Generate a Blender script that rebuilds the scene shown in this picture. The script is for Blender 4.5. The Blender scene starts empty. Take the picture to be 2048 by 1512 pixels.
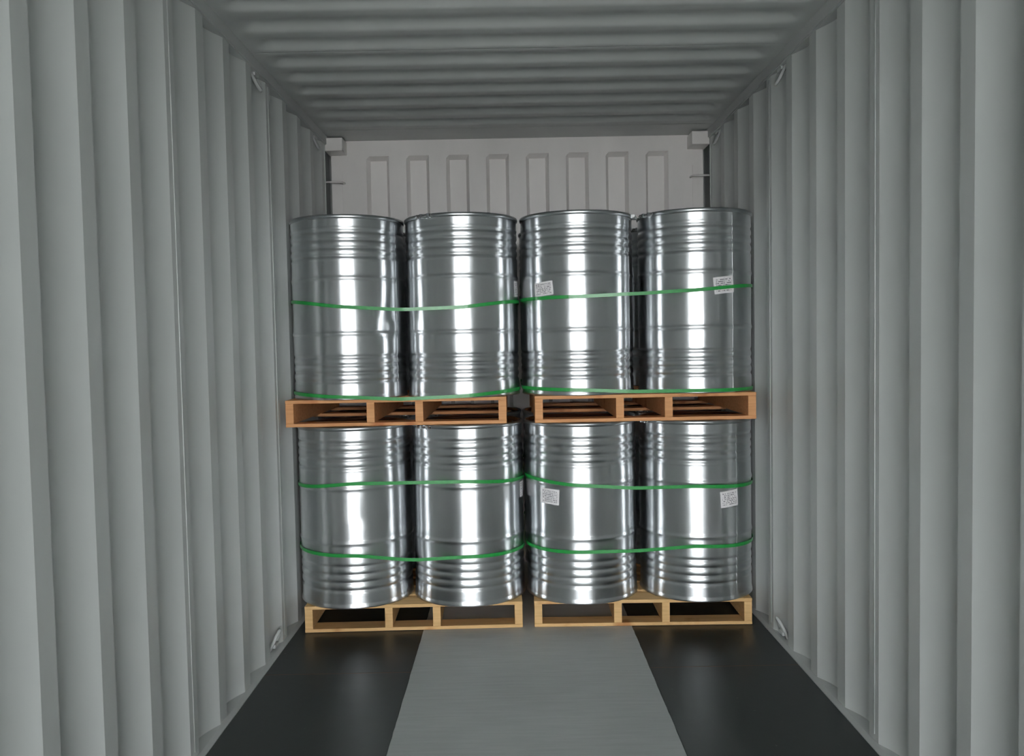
import bpy, bmesh, math, random
from mathutils import Vector, Matrix
random.seed(7)

# ------------------------------------------------------------------ camera, sky, exposure
SC = bpy.context.scene
COL = SC.collection
F_PX, ROLL, CAM_H, CAM_X = 1640.0, 0.019, 1.42, -0.067
def setup_camera():
    yd = Vector((-4.0, 75.0, -F_PX)).normalized()            # container axis seen in camera space
    u = Vector((-math.sin(ROLL), math.cos(ROLL), 0.0))
    u = (u - yd * u.dot(yd)).normalized()
    x = yd.cross(u)
    w2c = Matrix(((x[0], yd[0], u[0]), (x[1], yd[1], u[1]), (x[2], yd[2], u[2])))
    cam = bpy.data.cameras.new('camera')
    cam.sensor_fit = 'HORIZONTAL'; cam.sensor_width = 36.0
    cam.lens = F_PX * 36.0 / 2048.0
    cam.clip_start = 0.02
    o = bpy.data.objects.new('camera', cam); COL.objects.link(o)
    m = w2c.transposed().to_4x4(); m.translation = (CAM_X, 0.0, CAM_H)
    o.matrix_world = m
    SC.camera = o
setup_camera()

world = bpy.data.worlds.new('overcast_sky'); SC.world = world
world.use_nodes = True
bg = world.node_tree.nodes['Background']
bg.inputs['Color'].default_value = (0.95, 0.98, 1.0, 1)
bg.inputs['Strength'].default_value = 12.0
SC.view_settings.view_transform = 'Standard'
SC.view_settings.look = 'None'
SC.view_settings.gamma = 1.0
SC.view_settings.use_curve_mapping = False
SC.view_settings.exposure = 0.0

# ------------------------------------------------------------------ dimensions (metres)
WX = 1.175            # half width between the inner faces of the side wall ridges
FX = 1.151            # half width of the floor boards
ZR = 2.69             # underside of roof
Y_DOOR, Y_POST, Y_END = -0.70, 5.05, 5.21
PITCH, DEPTH = 0.2815, 0.038

# ------------------------------------------------------------------ helpers
def tag(o, label=None, cat=None, group=None, kind=None):
    if label: o['label'] = label
    if cat: o['category'] = cat
    if group: o['group'] = group
    if kind: o['kind'] = kind
    return o
def empty(name, loc=(0, 0, 0), rz=0.0, parent=None):
    o = bpy.data.objects.new(name, None); COL.objects.link(o)
    o.location = loc; o.rotation_euler = (0, 0, rz); o.parent = parent
    o.empty_display_size = 0.1
    return o
def link(name, me, mat=None, parent=None, loc=(0, 0, 0), rot=(0, 0, 0)):
    if mat is not None and not me.materials: me.materials.append(mat)
    o = bpy.data.objects.new(name, me); COL.objects.link(o)
    o.location = loc; o.rotation_euler = rot; o.parent = parent
    return o
def mesh(name, verts, faces, smooth=False):
    me = bpy.data.meshes.new(name); me.from_pydata([tuple(v) for v in verts], [], faces); me.update()
    if smooth:
        for p in me.polygons: p.use_smooth = True
    return me
def box_into(bm, lo, hi):
    vs = [bm.verts.new((x, y, z)) for x in (lo[0], hi[0]) for y in (lo[1], hi[1]) for z in (lo[2], hi[2])]
    for f in ((0, 1, 3, 2), (4, 6, 7, 5), (0, 4, 5, 1), (2, 3, 7, 6), (0, 2, 6, 4), (1, 5, 7, 3)):
        bm.faces.new([vs[i] for i in f])
def box_mesh(name, lo, hi, bev=0.0):
    bm = bmesh.new(); box_into(bm, lo, hi)
    if bev: bmesh.ops.bevel(bm, geom=bm.edges[:], offset=bev, segments=2, affect='EDGES', profile=0.5)
    bmesh.ops.recalc_face_normals(bm, faces=bm.faces)
    me = bpy.data.meshes.new(name); bm.to_mesh(me); bm.free(); return me
def lathe(name, prof, n=96, close=False):
    """prof: list of (r, z); smooth surface of revolution round z."""
    vs, fs = [], []
    for r, z in prof:
        for i in range(n):
            a = 2 * math.pi * i / n; vs.append((r * math.sin(a), -r * math.cos(a), z))
    m = len(prof)
    for j in range(m if close else m - 1):
        k = (j + 1) % m
        for i in range(n):
            i2 = (i + 1) % n
            fs.append((j * n + i, j * n + i2, k * n + i2, k * n + i))
    return mesh(name, vs, fs, True)
def tube_mesh(name, pts, r, n=8, closed=False):
    pts = [Vector(p) for p in pts]; vs, fs = [], []
    m = len(pts); up = None
    for j in range(m):
        if closed: t = (pts[(j + 1) % m] - pts[j - 1]).normalized()
        else: t = (pts[min(j + 1, m - 1)] - pts[max(j - 1, 0)]).normalized()
        if up is None: up = t.orthogonal().normalized()
        up = (up - t * up.dot(t)).normalized(); b = t.cross(up)
        for i in range(n):
            a = 2 * math.pi * i / n; vs.append(pts[j] + up * (r * math.cos(a)) + b * (r * math.sin(a)))
    for j in range(m if closed else m - 1):
        k = (j + 1) % m
        for i in range(n):
            i2 = (i + 1) % n; fs.append((j * n + i, j * n + i2, k * n + i2, k * n + i))
    if not closed:
        fs.append(tuple(range(n))[::-1]); fs.append(tuple((m - 1) * n + i for i in range(n)))
    return mesh(name, vs, fs, True)
def gauss(x, s): return math.exp(-0.5 * (x / s) ** 2)
def interp(pts, x):
    if x <= pts[0][0]: return pts[0][1]
    for (a, b), (c, d) in zip(pts, pts[1:]):
        if x <= c:
            t = (x - a) / (c - a); t = t * t * (3 - 2 * t) * 0.35 + t * 0.65
            return b + (d - b) * t
    return pts[-1][1]

# ------------------------------------------------------------------ materials
class N:
    def __init__(self, name):
        self.m = bpy.data.materials.new(name); self.m.use_nodes = True
        self.t = self.m.node_tree; self.p = self.t.nodes['Principled BSDF']
    def add(self, typ, **kw):
        n = self.t.nodes.new(typ)
        for k, v in kw.items():
            if k in n.inputs: n.inputs[k].default_value = v
            else: setattr(n, k, v)
        return n
    def l(self, a, ao, b, bi): self.t.links.new(a.outputs[ao], b.inputs[bi])
    def set(self, **kw):
        for k, v in kw.items(): self.p.inputs[k.replace('_', ' ')].default_value = v
    def coords(self, scale=(1, 1, 1), src='Object'):
        tc = self.add('ShaderNodeTexCoord'); mp = self.add('ShaderNodeMapping', Scale=scale)
        self.l(tc, src, mp, 'Vector'); return mp
    def noise(self, mp, scale, detail=3.0, rough=0.55):
        n = self.add('ShaderNodeTexNoise'); n.inputs['Scale'].default_value = scale
        n.inputs['Detail'].default_value = detail; n.inputs['Roughness'].default_value = rough
        self.l(mp, 0, n, 'Vector'); return n
    def ramp(self, src, out, stops):
        r = self.add('ShaderNodeValToRGB'); e = r.color_ramp.elements
        while len(e) < len(stops): e.new(0.5)
        for el, (p, c) in zip(e, stops): el.position = p; el.color = (*c, 1)
        self.l(src, out, r, 'Fac'); return r
    def bump(self, src, out, strength, dist, prev=None):
        b = self.add('ShaderNodeBump'); b.inputs['Strength'].default_value = strength; b.inputs['Distance'].default_value = dist
        self.l(src, out, b, 'Height')
        if prev: self.l(prev, 'Normal', b, 'Normal')
        return b

def mat_paint(name, col, rough=0.5, var=0.06):
    n = N(name); mp = n.coords((1, 1, 0.35)); no = n.noise(mp, 3.0, 5)
    a = tuple(c * (1 - var) for c in col); b = tuple(min(1, c * (1 + var)) for c in col)
    r = n.ramp(no, 'Fac', [(0.3, a), (0.7, b)]); n.l(r, 'Color', n.p, 'Base Color')
    fine = n.noise(n.coords((1, 1, 1)), 60, 2); bp = n.bump(fine, 'Fac', 0.08, 0.002); n.l(bp, 'Normal', n.p, 'Normal')
    n.set(Roughness=rough); return n.m
def mat_drum(name):
    """galvanised sheet: rolled round the drum, so light spreads up and down."""
    n = N(name); n.set(Metallic=1.0, Roughness=0.29, Anisotropic=0.82, Anisotropic_Rotation=0.25)
    oi = n.add('ShaderNodeObjectInfo'); tc = n.add('ShaderNodeTexCoord')
    add = n.add('ShaderNodeVectorMath', operation='ADD'); n.l(tc, 'Object', add, 0)
    mul = n.add('ShaderNodeVectorMath', operation='SCALE'); mul.inputs[0].default_value = (17, 31, 23); n.l(oi, 'Random', mul, 'Scale')
    n.l(mul, 0, add, 1)
    mp = n.add('ShaderNodeMapping'); mp.inputs['Scale'].default_value = (1, 1, 0.25); n.l(add, 0, mp, 'Vector')
    cloud = n.noise(mp, 5, 4)
    r = n.ramp(cloud, 'Fac', [(0.3, (0.68, 0.70, 0.715)), (0.7, (0.80, 0.815, 0.83))]); n.l(r, 'Color', n.p, 'Base Color')
    tan = n.add('ShaderNodeTangent', direction_type='RADIAL', axis='Z'); n.l(tan, 0, n.p, 'Tangent')
    mp2 = n.add('ShaderNodeMapping'); mp2.inputs['Scale'].default_value = (1, 1, 0.12); n.l(add, 0, mp2, 'Vector')
    wob = n.noise(mp2, 7, 2); b1 = n.bump(wob, 'Fac', 0.25, 0.01)
    mp3 = n.add('ShaderNodeMapping'); mp3.inputs['Scale'].default_value = (1, 1, 9.0); n.l(add, 0, mp3, 'Vector')
    fine = n.noise(mp3, 18, 3); b2 = n.bump(fine, 'Fac', 0.12, 0.002, b1)
    mp4 = n.add('ShaderNodeMapping'); mp4.inputs['Scale'].default_value = (1, 1, 0.02); n.l(add, 0, mp4, 'Vector')
    ln = n.noise(mp4, 70, 2); b2 = n.bump(ln, 'Fac', 0.05, 0.002, b2); n.l(b2, 'Normal', n.p, 'Normal')
    return n.m
def mat_metal(name, col, rough):
    n = N(name); n.set(Metallic=1.0, Roughness=rough); n.p.inputs['Base Color'].default_value = (*col, 1)
    no = n.noise(n.coords(), 40, 3); bp = n.bump(no, 'Fac', 0.1, 0.002); n.l(bp, 'Normal', n.p, 'Normal'); return n.m
def mat_wood(name, dark, light):
    n = N(name); oi = n.add('ShaderNodeObjectInfo'); tc = n.add('ShaderNodeTexCoord')
    mul = n.add('ShaderNodeVectorMath', operation='SCALE'); mul.inputs[0].default_value = (13, 29, 7); n.l(oi, 'Random', mul, 'Scale')
    add = n.add('ShaderNodeVectorMath', operation='ADD'); n.l(tc, 'Object', add, 0); n.l(mul, 0, add, 1)
    mp = n.add('ShaderNodeMapping'); mp.inputs['Scale'].default_value = (1.2, 14, 30); n.l(add, 0, mp, 'Vector')
    g = n.noise(mp, 3, 5, 0.65)
    r = n.ramp(g, 'Fac', [(0.25, dark), (0.75, light)])
    mp2 = n.add('ShaderNodeMapping'); mp2.inputs['Scale'].default_value = (3, 3, 3); n.l(add, 0, mp2, 'Vector')
    kn = n.noise(mp2, 2.2, 2); kr = n.ramp(kn, 'Fac', [(0.62, (0, 0, 0)), (0.74, (1, 1, 1))])
    mix = n.add('ShaderNodeMix', data_type='RGBA', blend_type='MULTIPLY'); mix.inputs[7].default_value = (0.70, 0.52, 0.42, 1)
    n.l(kr, 'Color', mix, 0); n.l(r, 'Color', mix, 6); n.l(mix, 2, n.p, 'Base Color')
    bp = n.bump(g, 'Fac', 0.3, 0.002); n.l(bp, 'Normal', n.p, 'Normal'); n.set(Roughness=0.7); return n.m
def mat_floor_black():
    n = N('black_floor_paint'); no = n.noise(n.coords((1, 1, 1)), 2.5, 6)
    r = n.ramp(no, 'Fac', [(0.3, (0.020, 0.027, 0.025)), (0.75, (0.032, 0.040, 0.038))])
    scr = n.noise(n.coords((3, 3, 3)), 11, 3, 0.7); sr = n.ramp(scr, 'Fac', [(0.69, (0, 0, 0)), (0.75, (1, 1, 1))])
    mix = n.add('ShaderNodeMix', data_type='RGBA'); mix.inputs[7].default_value = (0.14, 0.14, 0.13, 1)
    n.l(sr, 'Color', mix, 0); n.l(r, 'Color', mix, 6); n.l(mix, 2, n.p, 'Base Color')
    rr = n.add('ShaderNodeMapRange'); rr.inputs['To Min'].default_value = 0.33; rr.inputs['To Max'].default_value = 0.46
    n.l(no, 'Fac', rr, 'Value'); n.l(rr, 0, n.p, 'Roughness')
    wv = n.noise(n.coords((1, 1, 1)), 9, 3); bp = n.bump(wv, 'Fac', 0.06, 0.01); n.l(bp, 'Normal', n.p, 'Normal'); return n.m
def mat_floor_grey():
    n = N('grey_floor_plate'); no = n.noise(n.coords((1.2, 16, 1)), 4, 6, 0.6); big = n.noise(n.coords(), 1.3, 3)
    r = n.ramp(no, 'Fac', [(0.3, (0.50, 0.53, 0.52)), (0.7, (0.58, 0.605, 0.595))])
    r2 = n.ramp(big, 'Fac', [(0.3, (0.86, 0.86, 0.86)), (0.7, (1, 1, 1))])
    mix = n.add('ShaderNodeMix', data_type='RGBA', blend_type='MULTIPLY'); mix.inputs[0].default_value = 1
    n.l(r, 'Color', mix, 6); n.l(r2, 'Color', mix, 7); n.l(mix, 2, n.p, 'Base Color')
    bp = n.bump(no, 'Fac', 0.12, 0.003); n.l(bp, 'Normal', n.p, 'Normal'); n.set(Roughness=0.5); return n.m
def mat_strap():
    n = N('green_strap_plastic'); no = n.noise(n.coords((30, 30, 400)), 2, 2)
    r = n.ramp(no, 'Fac', [(0.3, (0.015, 0.27, 0.05)), (0.7, (0.035, 0.42, 0.085))]); n.l(r, 'Color', n.p, 'Base Color')
    n.set(Roughness=0.35); n.p.inputs['Coat Weight'].default_value = 0.3; return n.m
def mat_label():
    """white paper with rows of small grey print."""
    n = N('printed_paper'); uv = n.add('ShaderNodeUVMap'); sep = n.add('ShaderNodeSeparateXYZ'); n.l(uv, 0, sep, 0)
    oi = n.add('ShaderNodeObjectInfo')
    def M(op, a, b=None):
        q = n.add('ShaderNodeMath', operation=op)
        for i, v in enumerate((a, b)):
            if v is None: continue
            if isinstance(v, tuple): n.l(v[0], v[1], q, i)
            else: q.inputs[i].default_value = v
        return (q, 0)
    rows = M('MULTIPLY', (sep, 'Y'), 9.0); fr = M('FRACT', rows); row = M('FLOOR', rows)
    line = M('LESS_THAN', M('ABSOLUTE', M('SUBTRACT', fr, 0.5)), 0.27)
    comb = n.add('ShaderNodeCombineXYZ'); n.l(M('MULTIPLY', (sep, 'X'), 26.0)[0], 0, comb, 0)
    n.l(M('MULTIPLY', row, 7.3)[0], 0, comb, 1); n.l(M('MULTIPLY', (oi, 'Random'), 40.0)[0], 0, comb, 2)
    no = n.add('ShaderNodeTexNoise'); no.inputs['Scale'].default_value = 1.0; no.inputs['Detail'].default_value = 1; n.l(comb, 0, no, 'Vector')
    ink = M('GREATER_THAN', (no, 'Fac'), 0.47)
    def inside(c, m): return M('LESS_THAN', M('ABSOLUTE', M('SUBTRACT', (sep, c), 0.5)), m)
    k = M('MULTIPLY', M('MULTIPLY', line, ink), M('MULTIPLY', inside('X', 0.40), inside('Y', 0.42)))
    mix = n.add('ShaderNodeMix', data_type='RGBA'); mix.inputs[6].default_value = (0.90, 0.87, 0.88, 1); mix.inputs[7].default_value = (0.26, 0.25, 0.27, 1)
    n.l(k[0], 0, mix, 0); n.l(mix, 2, n.p, 'Base Color'); n.set(Roughness=0.6); return n.m
def mat_ground():
    n = N('yard_concrete'); no = n.noise(n.coords(), 0.8, 6)
    r = n.ramp(no, 'Fac', [(0.3, (0.40, 0.40, 0.385)), (0.7, (0.48, 0.475, 0.46))]); n.l(r, 'Color', n.p, 'Base Color'); n.set(Roughness=0.85); return n.m

M_WALL = mat_paint('light_grey_container_paint', (0.57, 0.59, 0.575), 0.42)
M_ROOF = M_WALL
M_RAIL = mat_paint('grey_rail_paint', (0.52, 0.535, 0.525), 0.45)
M_END = mat_paint('pale_grey_end_wall_paint', (0.86, 0.825, 0.805), 0.5)
M_RING = mat_metal('galvanised_ring', (0.62, 0.63, 0.63), 0.42)
M_DRUM = mat_drum('galvanised_drum_steel')
M_LID = mat_metal('lid_steel', (0.44, 0.45, 0.46), 0.16)
M_CLAMP = mat_metal('closure_ring_steel', (0.48, 0.50, 0.51), 0.3)
M_BOLT = mat_metal('bolt_steel', (0.45, 0.45, 0.44), 0.35)
M_WOOD_A = mat_wood('pine_pale', (0.66, 0.40, 0.16), (0.88, 0.58, 0.27))
M_WOOD_B = mat_wood('pine_reddish', (0.66, 0.29, 0.11), (0.90, 0.48, 0.22))
M_BLACK = mat_floor_black(); M_GREY = mat_floor_grey(); M_STRAP = mat_strap(); M_LABEL = mat_label(); M_GROUND = mat_ground()
M_JOINT = mat_paint('brown_joint_sealant', (0.22, 0.13, 0.09), 0.7)
M_STEEL_DARK = mat_paint('sill_paint', (0.25, 0.26, 0.255), 0.5)

# ------------------------------------------------------------------ the container
def wall_profile(t):
    """offset outwards (0 = ridge face, DEPTH = recess) at distance t past the door-side edge of a ridge."""
    t %= PITCH
    a, b, c = 0.072, 0.128, 0.165
    if t < a: return 0.0
    if t < b: return DEPTH * (1 - (1 - (t - a) / (b - a)) ** 1.35)
    if t < c: return DEPTH
    return DEPTH * (1 - ((t - c) / (PITCH - c)) ** 1.5)     # wide soft bend that ends in a crisp ridge edge
def corrugated(y0, y1, start):
    ys = {round(y0, 4), round(y1, 4)}
    k = math.floor((y0 - start) / PITCH) - 1
    qs = [0, 0.0015, .0705, .072, .086, .100, .114, .128, .165] + [.165 + (PITCH - .165) * i / 12 for i in range(1, 12)]
    while start + k * PITCH < y1 + PITCH:
        for q in qs:
            y = start + k * PITCH + q
            if y0 < y < y1: ys.add(round(y, 4))
        k += 1
    return [(y, wall_profile(y - start)) for y in sorted(ys)]
def sheet(name, line, side, z0, z1, thick=0.003):
    """corrugated side panel from a plan line of (y, offset)."""
    vs, fs = [], []
    for y, o in line:
        for z in (z0, z1):
            vs.append((side * (WX + o), y, z)); vs.append((side * (WX + o + thick), y, z))
    for i in range(len(line) - 1):
        a, b = i * 4, i * 4 + 4
        fs += [(a, b, b + 2, a + 2), (a + 1, a + 3, b + 3, b + 1), (a + 2, b + 2, b + 3, a + 3), (a, a + 1, b + 1, b)]
    n = (len(line) - 1) * 4
    fs += [(0, 2, 3, 1), (n, n + 1, n + 3, n + 2)]
    me = mesh(name, vs, fs, True)
    bm = bmesh.new(); bm.from_mesh(me); bmesh.ops.recalc_face_normals(bm, faces=bm.faces); bm.to_mesh(me); bm.free()
    me.set_sharp_from_angle(angle=math.radians(11))
    return me
def side_wall(name, side, start, seams):
    root = tag(empty(name, (side * WX, Y_DOOR, 0)), kind='structure')
    inv = (-side * WX, -Y_DOOR, 0)
    edges = [Y_DOOR + 0.08] + seams + [Y_POST]
    for a, b in zip(edges, edges[1:]):
        link('wall_panel', sheet('wall_panel', corrugated(a, b, start), side, 0.006, 2.645), M_WALL, root, inv)
    for s in seams:                                             # vertical weld between panels
        pts = [(side * (WX - 0.0005), s, z) for z in (0.03, 1.3, 2.62)]
        link('weld_bead', tube_mesh('weld_bead', pts, 0.0025, 6), M_WALL, root, inv)
    # top rail: a box section that stands just proud of the ridges
    bm = bmesh.new(); x0, x1 = sorted((side * (WX - 0.010), side * (WX + 0.075)))
    box_into(bm, (x0, Y_DOOR, 2.632), (x1, Y_END + 0.16, 2.74)); bmesh.ops.bevel(bm, geom=bm.edges[:], offset=0.006, segments=2, affect='EDGES')
    me = bpy.data.meshes.new('top_rail'); bm.to_mesh(me); bm.free(); link('top_rail', me, M_RAIL, root, inv)
    # bottom rail: flat ledge behind the ridges with a sloping lip down to the floor boards
    p = [(FX + 0.001, -0.04), (FX + 0.001, 0.002), (WX - 0.004, 0.008), (WX + 0.06, 0.014), (WX + 0.06, -0.04)]
    vs = [(side * x, y, z) for y in (Y_DOOR, Y_END + 0.16) for x, z in p]; n = len(p)
    fs = [(i, (i + 1) % n, n + (i + 1) % n, n + i) for i in range(n)] + [tuple(range(n))[::-1], tuple(range(n, 2 * n))]
    me = mesh('bottom_rail', vs, fs); bm = bmesh.new(); bm.from_mesh(me); bmesh.ops.recalc_face_normals(bm, faces=bm.faces); bm.to_mesh(me); bm.free()
    link('bottom_rail', me, M_RAIL, root, inv)
    # lashing rings hang in the recesses, welded under the top rail and over the bottom rail
    def ring(y, z, top):
        s = -1 if top else 1
        pts = []
        for i in range(15):
            a = math.pi * (-0.12 + 1.24 * i / 14)
            pts.append((side * (WX + 0.016 - 0.030 * math.sin(a)), y + 0.040 * math.cos(a), z + s * 0.066 * math.sin(a)))
        r = link('lashing_ring', tube_mesh('lashing_ring', pts, 0.0075, 8), M_RAIL, root, inv)
        zz = sorted((z - s * 0.010, z + s * 0.008)); xx = sorted((side * (WX + 0.0), side * (WX + 0.030)))
        link('ring_lug', box_mesh('ring_lug', (xx[0], y - 0.028, zz[0]), (xx[1], y + 0.028, zz[1]), 0.003), M_RAIL, r)
    top_y = {-1: (3.725, 4.85), 1: (3.775, 4.90)}[side]
    for y in top_y: ring(y, 2.625, True)
    ring(3.75 if side < 0 else 3.785, 0.030, False)
    return root
SEAM_L = [2.755 + 1.126 * k for k in (-2, -1, 0, 1)]
SEAM_R = [2.790 + 1.126 * k for k in (-2, -1, 0, 1)]
side_wall('wall_left', -1, 1.876, SEAM_L)
side_wall('wall_right', 1, 1.915, SEAM_R)

def build_ceiling():
    root = tag(empty('ceiling', (0, Y_DOOR, ZR)), kind='structure'); inv = (0, -Y_DOOR, -ZR)
    P, DZ = 0.2115, 0.030
    def prof(y):
        if y > 4.93: return 0.0
        t = (y - 3.16 + 0.026) % P          # t=0: start of the slope that faces the doors
        a, b = 0.052, 0.085
        if t < a: q = t / a; return DZ * (1 - q * q * (3 - 2 * q))
        if t < b: return 0.0
        q = (t - b) / (P - b); return DZ * q * q * (3 - 2 * q)
    def panel(y0, y1):
        ny = int((y1 - y0) / 0.0085) + 1
        xs = [-1.24, -1.165, -1.125, -1.105, -1.085, -1.06, 0, 1.06, 1.085, 1.105, 1.125, 1.165, 1.24]
        vs, fs = [], []
        for j in range(ny + 1):
            y = y0 + (y1 - y0) * j / ny; v = prof(y)
            for x in xs:
                e = min(1, max(0, (1.125 - abs(x)) / 0.06)); e = e * e * (3 - 2 * e)
                vs.append((x, y, ZR + v * e))
        w = len(xs)
        for j in range(ny):
            for i in range(w - 1):
                a = j * w + i; fs.append((a, a + w, a + w + 1, a + 1))
        return mesh('roof_panel', vs, fs, True)
    edges = [Y_DOOR, 0.40, 1.46, 2.52, 3.58, 4.93, Y_END + 0.05]
    # joints sit on the low flats between corrugations
    low = [3.16 - 0.026 + 0.068 + 0.2115 * k for k in (-13, -8, -3, 2)]
    edges = [Y_DOOR] + low + [4.935, Y_END + 0.16]
    for a, b in zip(edges, edges[1:]):
        o = link('roof_panel', panel(a, b), M_ROOF, root, inv)
        md = o.modifiers.new('thickness', 'SOLIDIFY'); md.thickness = 0.003; md.offset = 1
    link('weld_bead', tube_mesh('weld_bead', [(x, 4.935, ZR - 0.001) for x in (-1.12, 0, 1.12)], 0.003, 6), M_ROOF, root, inv)
build_ceiling()

def build_end_wall():
    root = tag(empty('wall_back', (0, Y_END, 0)), kind='structure'); inv = (0, -Y_END, 0)
    # corrugated end sheet: eight boxed recesses under the header
    first, step, dep, ztop = -0.940, 0.1254, 0.045, 2.592
    sl = 0.020
    xs, ins = [-1.10], [0]
    for k in range(8):
        a = first + 2 * k * step; b = a + step
        xs += [a - sl / 2, a + sl / 2, b - sl / 2, b + sl / 2]; ins += [0, 1, 1, 0]
    xs.append(1.10); ins.append(0)
    vs, fs = [], []
    zs = [0.0, ztop - 0.022, ztop, ZR]
    for x, i in zip(xs, ins):
        for q, z in enumerate(zs):
            vs.append((x, Y_END + (dep * i if q < 2 else 0), z))
    for i in range(len(xs) - 1):
        for q in range(3):
            a = i * 4 + q; fs.append((a, a + 4, a + 5, a + 1))
    o = link('end_panel', mesh('end_panel', vs, fs), M_END, root, inv)
    md = o.modifiers.new('thickness', 'SOLIDIFY'); md.thickness = 0.003; md.offset = 1
    for x in (-1.099, -1.017, 0.99, 1.099):
        link('weld_bead', tube_mesh('weld_bead', [(x, Y_END, z) for z in (0.03, 1.3, 2.50)], 0.0028, 6), M_END, root, inv)
    link('header_seam', tube_mesh('header_seam', [(x, Y_END, 2.598) for x in (-1.07, 0, 1.07)], 0.003, 6), M_END, root, inv)
build_end_wall()
def corner(n, side):
    """corner post with its recess, corner block under the roof and a lashing bar."""
    root = tag(empty('trim_%d' % n, (side * 1.16, Y_END, 0)), kind='structure'); inv = (-side * 1.16, -Y_END, 0)
    def b(name, lo, hi, m, bev=0.002, par=root, iv=inv):
        xx = sorted((side * lo[0], side * hi[0]))
        return link(name, box_mesh(name, (xx[0], lo[1], lo[2]), (xx[1], hi[1], hi[2]), bev), m, par, iv)
    b('post_face', (1.083, Y_END + 0.002, 0.0), (1.170, Y_END + 0.06, ZR + 0.03), M_END)
    b('post_web', (1.160, Y_END + 0.12, 0.0), (1.245, Y_END + 0.15, ZR + 0.03), M_RAIL)
    b('post_return', (1.085, Y_END + 0.055, 0.0), (1.165, Y_END + 0.15, ZR + 0.03), M_RAIL)
    b('post_side', (1.205, Y_POST, 0.0), (1.235, Y_END + 0.15, ZR + 0.03), M_RAIL)
    b('panel_flange', (WX - 0.004, Y_POST - 0.006, 0.035), (1.235, Y_POST + 0.006, 2.634), M_WALL, 0.0015)
    b('corner_block', (1.068, 5.07, 2.598), (1.178, Y_END + 0.02, 2.678), M_END, 0.004)
    link('lashing_bar', tube_mesh('lashing_bar', [(side * x, y, 2.425) for x, y in ((1.085, Y_END + .01), (1.092, 5.165), (1.11, 5.155), (1.19, 5.155), (1.21, 5.155))], 0.006, 8), M_END, root, inv)
    return root
corner(1, -1); corner(2, 1)
def door_frame():
    root = tag(empty('trim_3', (0, Y_DOOR, 0)), kind='structure'); inv = (0, -Y_DOOR, 0)
    link('door_header', box_mesh('door_header', (-1.24, Y_DOOR - 0.06, 2.585), (1.24, Y_DOOR + 0.06, 2.78), 0.008), M_RAIL, root, inv)
    for s in (-1, 1):
        xx = sorted((s * 1.17, s * 1.26))
        link('door_post', box_mesh('door_post', (xx[0], Y_DOOR - 0.06, -0.15), (xx[1], Y_DOOR + 0.085, 2.78), 0.008), M_RAIL, root, inv)
    link('door_sill', box_mesh('door_sill', (-1.17, Y_DOOR - 0.06, -0.15), (1.17, Y_DOOR + 0.02, -0.003), 0.005), M_STEEL_DARK, root, inv)
door_frame()

def build_floor():
    root = tag(link('floor', box_mesh('floor', (-1.235, Y_DOOR + 0.02, -0.15), (1.235, Y_END + 0.16, -0.028)), M_STEEL_DARK), kind='structure')
    ys = [Y_DOOR + 0.022, 1.055, 3.475, Y_END - 0.002]
    for (x0, x1) in ((-FX, -0.5205), (0.5085, FX)):
        for a, b in zip(ys, ys[1:]):
            link('floor_board', box_mesh('floor_board', (x0, a + 0.002, -0.028), (x1, b - 0.002, 0.0), 0.0012), M_BLACK, root)
    for (x0, x1) in ((-FX, -0.5205), (0.5085, FX)):
        for y in ys[1:3]:
            link('floor_joint', box_mesh('floor_joint', (x0 + 0.002, y - 0.0022, -0.02), (x1 - 0.002, y + 0.0022, -0.0004)), M_JOINT, root)
    # grey centre plate, with nicked edges, laid between the black boards
    ny = 150; y0, y1 = Y_DOOR + 0.022, Y_END - 0.002
    rnd = random.Random(3); vs, fs = [], []
    for j in range(ny + 1):
        y = y0 + (y1 - y0) * j / ny
        l = -0.520 + (rnd.random() - .5) * .002; r = 0.508 + (rnd.random() - .5) * .002
        for x, z in ((l, -0.028), (l, 0.0), (l + .002, 0.0015), (r - .002, 0.0015), (r, 0.0), (r, -0.028)): vs.append((x, y, z))
    for j in range(ny):
        for i in range(5):
            a = j * 6 + i; fs.append((a, a + 6, a + 7, a + 1))
    me = mesh('floor_plate', vs, fs); bm = bmesh.new(); bm.from_mesh(me)
    for f in bm.faces:
        if f.calc_center_median().z > 0.001 and f.normal.z < 0: f.normal_flip()
    bm.to_mesh(me); bm.free()
    link('floor_plate', me, M_GREY, root)
build_floor()
tag(link('ground', mesh('ground', [(-60, -90, -0.152), (60, -90, -0.152), (60, 30, -0.152), (-60, 30, -0.152)], [(0, 1, 2, 3)]), M_GROUND), kind='structure')

# unseen roof and walls added outside the open doors to block the sky: light reaches the box mostly from low in the sky, straight down its length
def build_light_blockers():
    root = tag(empty('trim_4', (0, -0.8, 3.35)), kind='structure'); inv = (0, 0.8, -3.35)
    link('light_blocker_roof', box_mesh('light_blocker_roof', (-7, -7.0, 3.35), (7, -0.80, 3.5), 0.01), M_STEEL_DARK, root, inv)
    for x in (-2.6, 2.6): link('light_blocker_wall', box_mesh('light_blocker_wall', (x - 0.1, -5.0, -0.15), (x + 0.1, -0.9, 3.35), 0.01), M_STEEL_DARK, root, inv)
    for x in (-6.8, 6.8): link('light_blocker_post', box_mesh('light_blocker_post', (x - 0.1, -6.9, -0.15), (x + 0.1, -6.7, 3.35), 0.01), M_STEEL_DARK, root, inv)
build_light_blockers()

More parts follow.
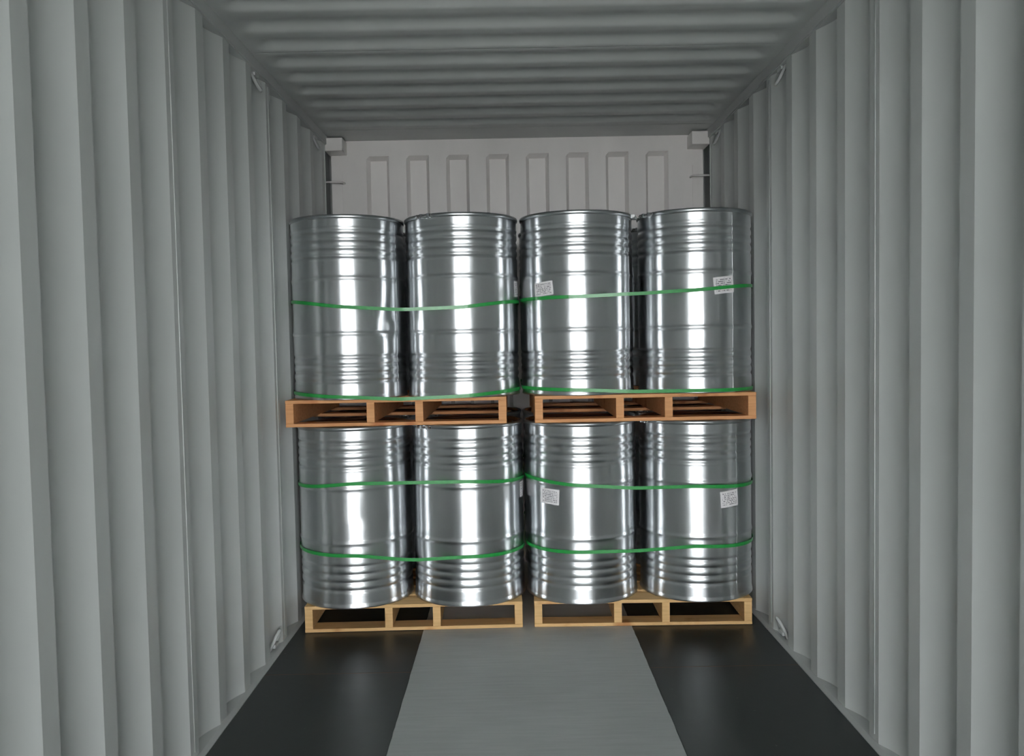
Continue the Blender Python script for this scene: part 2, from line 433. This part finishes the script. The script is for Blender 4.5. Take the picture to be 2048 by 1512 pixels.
# ------------------------------------------------------------------ pallets
PW, PH = 1.072, 0.130
def make_pallet(label, group, loc, rz, mat):
    root = tag(empty('wooden_pallet', loc, rz), label, 'pallet', group)
    x0 = -PW / 2
    if 'me' not in PALLET:
        PALLET['top'] = box_mesh('deck_board', (-PW / 2, 0, 0.1135), (PW / 2, 0.115, PH), 0.0015)
        PALLET['bot'] = box_mesh('bottom_board', (-PW / 2, 0, 0), (PW / 2, 0.098, 0.0165), 0.0015)
        PALLET['str'] = box_mesh('stringer', (0, 0.001, 0.0165), (0.0385, 1.069, 0.1135), 0.0015); PALLET['me'] = 1
    key = mat.name
    if key not in PALLET:
        PALLET[key] = {k: PALLET[k].copy() for k in ('top', 'bot', 'str')}
        for m in PALLET[key].values(): m.materials.append(mat)
    P = PALLET[key]
    for i in range(7): link('deck_board', P['top'], None, root, (0, i * 0.1592, 0))
    for y in (0, 0.56, 0.972): link('bottom_board', P['bot'], None, root, (0, y, 0))
    for x in (0.0005, 0.393, 0.629, 1.033): link('stringer', P['str'], None, root, (x0 + x, 0, 0))
    return root
PALLET = {}
Z0 = 0.0022; Z1 = Z0 + PH + 0.0008; DH = 0.885; Z2 = Z1 + DH + 0.0008; Z3 = Z2 + PH + 0.0008
make_pallet('pale pine pallet standing on the floor beside the left wall', 'pallets under the drums', (-0.566, 3.985, Z0), math.radians(1.0), M_WOOD_A)
make_pallet('pale pine pallet standing on the floor beside the right wall', 'pallets under the drums', (0.564, 3.985, Z0), math.radians(-1.0), M_WOOD_A)
make_pallet('reddish pine pallet resting on the lower left drums', 'pallets under the drums', (-0.626, 3.965, Z2), 0.0, M_WOOD_B)
make_pallet('reddish pine pallet resting on the lower right drums', 'pallets under the drums', (0.583, 3.955, Z2), 0.0, M_WOOD_B)

# ------------------------------------------------------------------ drums
RB = 0.2815
GROOVES = (0.805, 0.766, 0.727, 0.688, 0.205, 0.166, 0.127, 0.088)
HOOPS = (0.584, 0.318)
def drum_r(z):
    r = RB
    for g in GROOVES: r -= 0.0048 * gauss(z - g, 0.0058)
    if 0.668 < z < 0.825: r += 0.0012
    for h in HOOPS: r += 0.0042 * gauss(z - h, 0.0060)
    if z < 0.020: r += 0.0045 * (1 - (z / 0.020)) ** 0.5 if z > 0 else 0.0045
    return r
def smooth_r(z): return sum(drum_r(z + d) for d in (-.003, -.0015, 0, .0015, .003)) / 5
def body_mesh(dent=None):
    zs = [0.004 + 0.0032 * i for i in range(int((DH - 0.012) / 0.0032))]
    prof = [(0.25, 0.014), (RB - 0.004, 0.012), (RB - 0.001, 0.002), (RB + 0.0015, 0.0), (RB + 0.004, 0.0015)] + [(smooth_r(max(z, 0.0005)), z) for z in zs if z > 0.004]
    me = lathe('body', prof, 128)
    if dent:
        for v in me.vertices:
            a = math.atan2(v.co.x, -v.co.y)
            d = 0.0
            for (da, dz, sa, sz, dep) in dent: d += dep * gauss(a - da, sa) * (gauss(v.co.z - dz, sz) if v.co.z > dz else gauss(v.co.z - dz, sz * 0.25))
            k = 1 - d / RB; v.co.x *= k; v.co.y *= k
        me.update()
    return me
BODY = body_mesh()
BODY_DENT = body_mesh([(math.radians(50), 0.335, 0.16, 0.075, 0.010), (math.radians(62), 0.40, 0.10, 0.06, 0.004)])
BODY_DENT2 = body_mesh([(math.radians(22), 0.45, 0.16, 0.09, 0.0035), (math.radians(-25), 0.36, 0.12, 0.05, 0.002)])
RING_MESH = lathe('closure_ring', [(0.2775, DH - 0.0010), (0.2800, DH), (0.2835, DH - 0.0004), (0.2862, DH - 0.003), (0.2872, DH - 0.008), (0.2868, DH - 0.013), (0.2850, DH - 0.0175), (0.2825, DH - 0.020), (0.2800, DH - 0.0205), (0.2765, DH - 0.018), (0.2760, DH - 0.006)], 128, True)
LID_MESH = lathe('lid', [(0.2765, DH - 0.003), (0.2745, DH - 0.003), (0.2730, DH - 0.006), (0.2715, DH - 0.016), (0.268, DH - 0.0175), (0.245, DH - 0.0175), (0.240, DH - 0.0140), (0.234, DH - 0.0115), (0.228, DH - 0.0140), (0.223, DH - 0.0175), (0.150, DH - 0.0175), (0.145, DH - 0.0160), (0.140, DH - 0.0150), (0.135, DH - 0.0160), (0.130, DH - 0.0175), (0.002, DH - 0.0165), (0.0005, DH - 0.0165)], 128)
for me, m in ((BODY, M_DRUM), (BODY_DENT, M_DRUM), (BODY_DENT2, M_DRUM), (RING_MESH, M_CLAMP), (LID_MESH, M_LID)): me.materials.append(m)
def seam_mesh():
    zs = [0.022 + 0.004 * i for i in range(int((DH - 0.05) / 0.004))]
    vs, fs = [], []
    for z in zs:
        r = smooth_r(z)
        for a, d in ((-0.010, -0.0003), (-0.006, 0.0008), (0.006, 0.0008), (0.010, -0.0003)):
            vs.append(((r + d) * math.sin(a), -(r + d) * math.cos(a), z))
    for j in range(len(zs) - 1):
        for i in range(3): a = j * 4 + i; fs.append((a, a + 1, a + 5, a + 4))
    return mesh('side_seam', vs, fs, True)
SEAM_MESH = seam_mesh(); SEAM_MESH.materials.append(M_DRUM)
def lug_mesh(s):
    R0 = 0.287
    me = box_mesh('clamp_lug', (s * 0.021 - 0.007, -R0 - 0.019, DH - 0.022), (s * 0.021 + 0.007, -R0 + 0.003, DH - 0.002), 0.002)
    me.materials.append(M_CLAMP); return me
def bolt_mesh():
    """hex-headed bolt with a nut, turned about its own axis."""
    prof = [(0.0, -0.047), (0.009, -0.047), (0.009, -0.039), (0.0045, -0.039), (0.0045, 0.032), (0.009, 0.032), (0.009, 0.040), (0.0045, 0.040), (0.0045, 0.050), (0.0, 0.050)]
    vs, fs = [], []
    for r, x in prof:
        for i in range(6):
            a = math.pi * i / 3; vs.append((x, -0.299 + r * math.cos(a), DH - 0.012 + r * math.sin(a)))
    for j in range(len(prof) - 1):
        for i in range(6):
            k = (i + 1) % 6; fs.append((j * 6 + i, j * 6 + k, j * 6 + 6 + k, j * 6 + 6 + i))
    me = mesh('bolt', vs, fs); bm = bmesh.new(); bm.from_mesh(me)
    bmesh.ops.remove_doubles(bm, verts=bm.verts, dist=1e-6); bmesh.ops.recalc_face_normals(bm, faces=bm.faces); bm.to_mesh(me); bm.free()
    me.materials.append(M_BOLT); return me
LUGS, BOLT = (lug_mesh(-1), lug_mesh(1)), bolt_mesh()
def label_mesh(w, h, tilt):
    n, m = 14, 8; r = RB + 0.0012; vs, fs, uvs = [], [], []
    ct, st = math.cos(tilt), math.sin(tilt)
    for j in range(m + 1):
        for i in range(n + 1):
            u, v = i / n, j / m; p, q = (u - .5) * w, (v - .5) * h
            p, q = p * ct - q * st, p * st + q * ct
            a = p / r; vs.append((r * math.sin(a), -r * math.cos(a), q)); uvs.append((u, v))
    for j in range(m):
        for i in range(n): a = j * (n + 1) + i; fs.append((a, a + 1, a + n + 2, a + n + 1))
    me = mesh('paper_label', vs, fs, True); lay = me.uv_layers.new(name='UVMap')
    for lp in me.loops: lay.data[lp.index].uv = uvs[lp.vertex_index]
    me.materials.append(M_LABEL); return me
def make_drum(label, group, loc, lug=200, seam=None, paper=None, body=None):
    """angles in degrees, 0 faces the doors, positive to the right."""
    root = tag(empty('steel_drum', loc), label, 'drum', group)
    link('body', body or BODY, None, root)
    link('lid', LID_MESH, None, root)
    ring = link('closure_ring', RING_MESH, None, root)
    for q in LUGS: link('clamp_lug', q, None, ring, rot=(0, 0, math.radians(lug)))
    link('bolt', BOLT, None, ring, rot=(0, 0, math.radians(lug)))
    if seam is not None: link('side_seam', SEAM_MESH, None, root, rot=(0, 0, math.radians(seam)))
    if paper:
        ang, z, w, h, t = paper
        o = link('paper_label', label_mesh(w, h, math.radians(t)), None, root, (0, 0, z), (0, 0, math.radians(ang)))
        o['label'] = 'white paper label with rows of small print'
    return root
YF, YB = 4.205, 4.785
GRP = 'galvanised steel drums stacked on pallets'
UX = (-0.884, -0.306, 0.278, 0.877); LX = (-0.876, -0.2965, 0.283, 0.872)
# front drums, upper tier
make_drum('upper tier drum nearest the left wall, its right side dented below the strap', GRP, (UX[0], YF, Z3), 135, 66, None, BODY_DENT)
make_drum('upper tier drum second from the left wall, bolt at its front rim', GRP, (UX[1], YF, Z3), -32, None, (80, 0.528, 0.10, 0.078, 2))
make_drum('upper tier drum second from the right wall, paper label just above the strap', GRP, (UX[2], YF, Z3), 74, 62, (-39.5, 0.517, 0.112, 0.068, 5))
make_drum('upper tier drum nearest the right wall, strap crossing over its paper label', GRP, (UX[3], YF, Z3), -62, 28, (17.5, 0.517, 0.108, 0.080, 6))
# front drums, lower tier
make_drum('lower tier drum nearest the left wall, plain with no paper label', GRP, (LX[0], YF, Z1), 135, None, None, BODY_DENT2)
make_drum('lower tier drum second from the left wall, bolt under the pallet edge', GRP, (LX[1], YF, Z1), -41, None, (80, 0.535, 0.10, 0.078, 0))
make_drum('lower tier drum second from the right wall, label facing the centre aisle', GRP, (LX[2], YF, Z1), 135, None, (-37.5, 0.522, 0.110, 0.076, -3))
make_drum('lower tier drum nearest the right wall, label right of its bright streak', GRP, (LX[3], YF, Z1), -70, 33, (23.5, 0.500, 0.104, 0.080, 4))
# second row behind
where = ('nearest the left wall', 'second from the left wall', 'second from the right wall', 'nearest the right wall')
for i in range(4):
    make_drum('upper tier drum in the row behind, ' + where[i], GRP, (UX[i], YB, Z3), (45, -45)[i % 2])
for i in range(4):
    make_drum('lower tier drum in the row behind, ' + where[i], GRP, (LX[i], YB, Z1), (45, -45)[i % 2])

# ------------------------------------------------------------------ green straps round each pallet load
def strap(label, xa, xb, pts):
    """pts: (x, z) along the front face; the band runs level round the sides and back."""
    R = 0.2875; path = []
    def arc(cx, cy, a0, a1, n=22):
        for i in range(n + 1):
            a = math.radians(a0 + (a1 - a0) * i / n); path.append((cx + R * math.sin(a), cy - R * math.cos(a)))
    arc(xa, YF, -90, 0)
    for i in range(1, 10): path.append((xa + (xb - xa) * i / 10, YF - R))
    arc(xb, YF, 0, 90); arc(xb, YB, 90, 180); arc(xa, YB, 180, 270)
    n = len(path); h = 0.0165; vs, fs = [], []
    zb = max(pts[0][1], pts[-1][1])
    for i, (x, y) in enumerate(path):
        z = interp(pts, x)
        if y > YF: k = min(1, (y - YF) / 0.25); z = z * (1 - k) + zb * k
        x0, y0 = path[i - 1]; x1, y1 = path[(i + 1) % n]
        d = Vector((x1 - x0, y1 - y0, 0)).normalized(); o = Vector((d.y, -d.x, 0)) * 0.0009
        for dz, s in ((-h / 2, 0), (-h / 2, 1), (h / 2, 1), (h / 2, 0)): vs.append((x + o.x * s, y + o.y * s, z + dz))
    for i in range(n):
        j = (i + 1) % n
        for q in range(4): fs.append((i * 4 + q, j * 4 + q, j * 4 + (q + 1) % 4, i * 4 + (q + 1) % 4))
    me = mesh('strap', vs, fs)
    bm = bmesh.new(); bm.from_mesh(me); bmesh.ops.recalc_face_normals(bm, faces=bm.faces)
    c = Vector(((xa + xb) / 2, (YF + YB) / 2, pts[2][1])); bmesh.ops.translate(bm, verts=bm.verts, vec=-c); bm.to_mesh(me); bm.free()
    return tag(link('strap', me, M_STRAP, None, c), label, 'strap', 'green straps round the pallet loads')
strap('green strap round the middle of the upper left drums', UX[0], UX[1], [(-1.165, 1.632), (-0.85, 1.594), (-0.58, 1.577), (-0.302, 1.583), (-0.02, 1.614)])
strap('green strap round the bottom of the upper left drums', UX[0], UX[1], [(-1.165, 1.180), (-0.86, 1.164), (-0.595, 1.150), (-0.31, 1.158), (-0.02, 1.177)])
strap('green strap round the middle of the upper right drums, over a label', UX[2], UX[3], [(0.0, 1.622), (0.258, 1.623), (0.55, 1.632), (0.82, 1.644), (1.155, 1.670)])
strap('green strap round the bottom of the upper right drums', UX[2], UX[3], [(0.0, 1.183), (0.24, 1.178), (0.53, 1.165), (0.82, 1.164), (1.155, 1.162)])
strap('higher green strap round the lower left drums', LX[0], LX[1], [(-1.155, 0.720), (-0.84, 0.746), (-0.56, 0.746), (-0.285, 0.746), (-0.02, 0.728)])
strap('lower green strap round the lower left drums', LX[0], LX[1], [(-1.155, 0.402), (-0.845, 0.396), (-0.55, 0.370), (-0.29, 0.380), (-0.02, 0.378)])
strap('higher green strap round the lower right drums', LX[2], LX[3], [(0.0, 0.738), (0.245, 0.717), (0.53, 0.699), (0.81, 0.702), (1.15, 0.688)])
strap('lower green strap round the lower right drums', LX[2], LX[3], [(0.0, 0.390), (0.24, 0.391), (0.52, 0.394), (0.81, 0.410), (1.15, 0.398)])
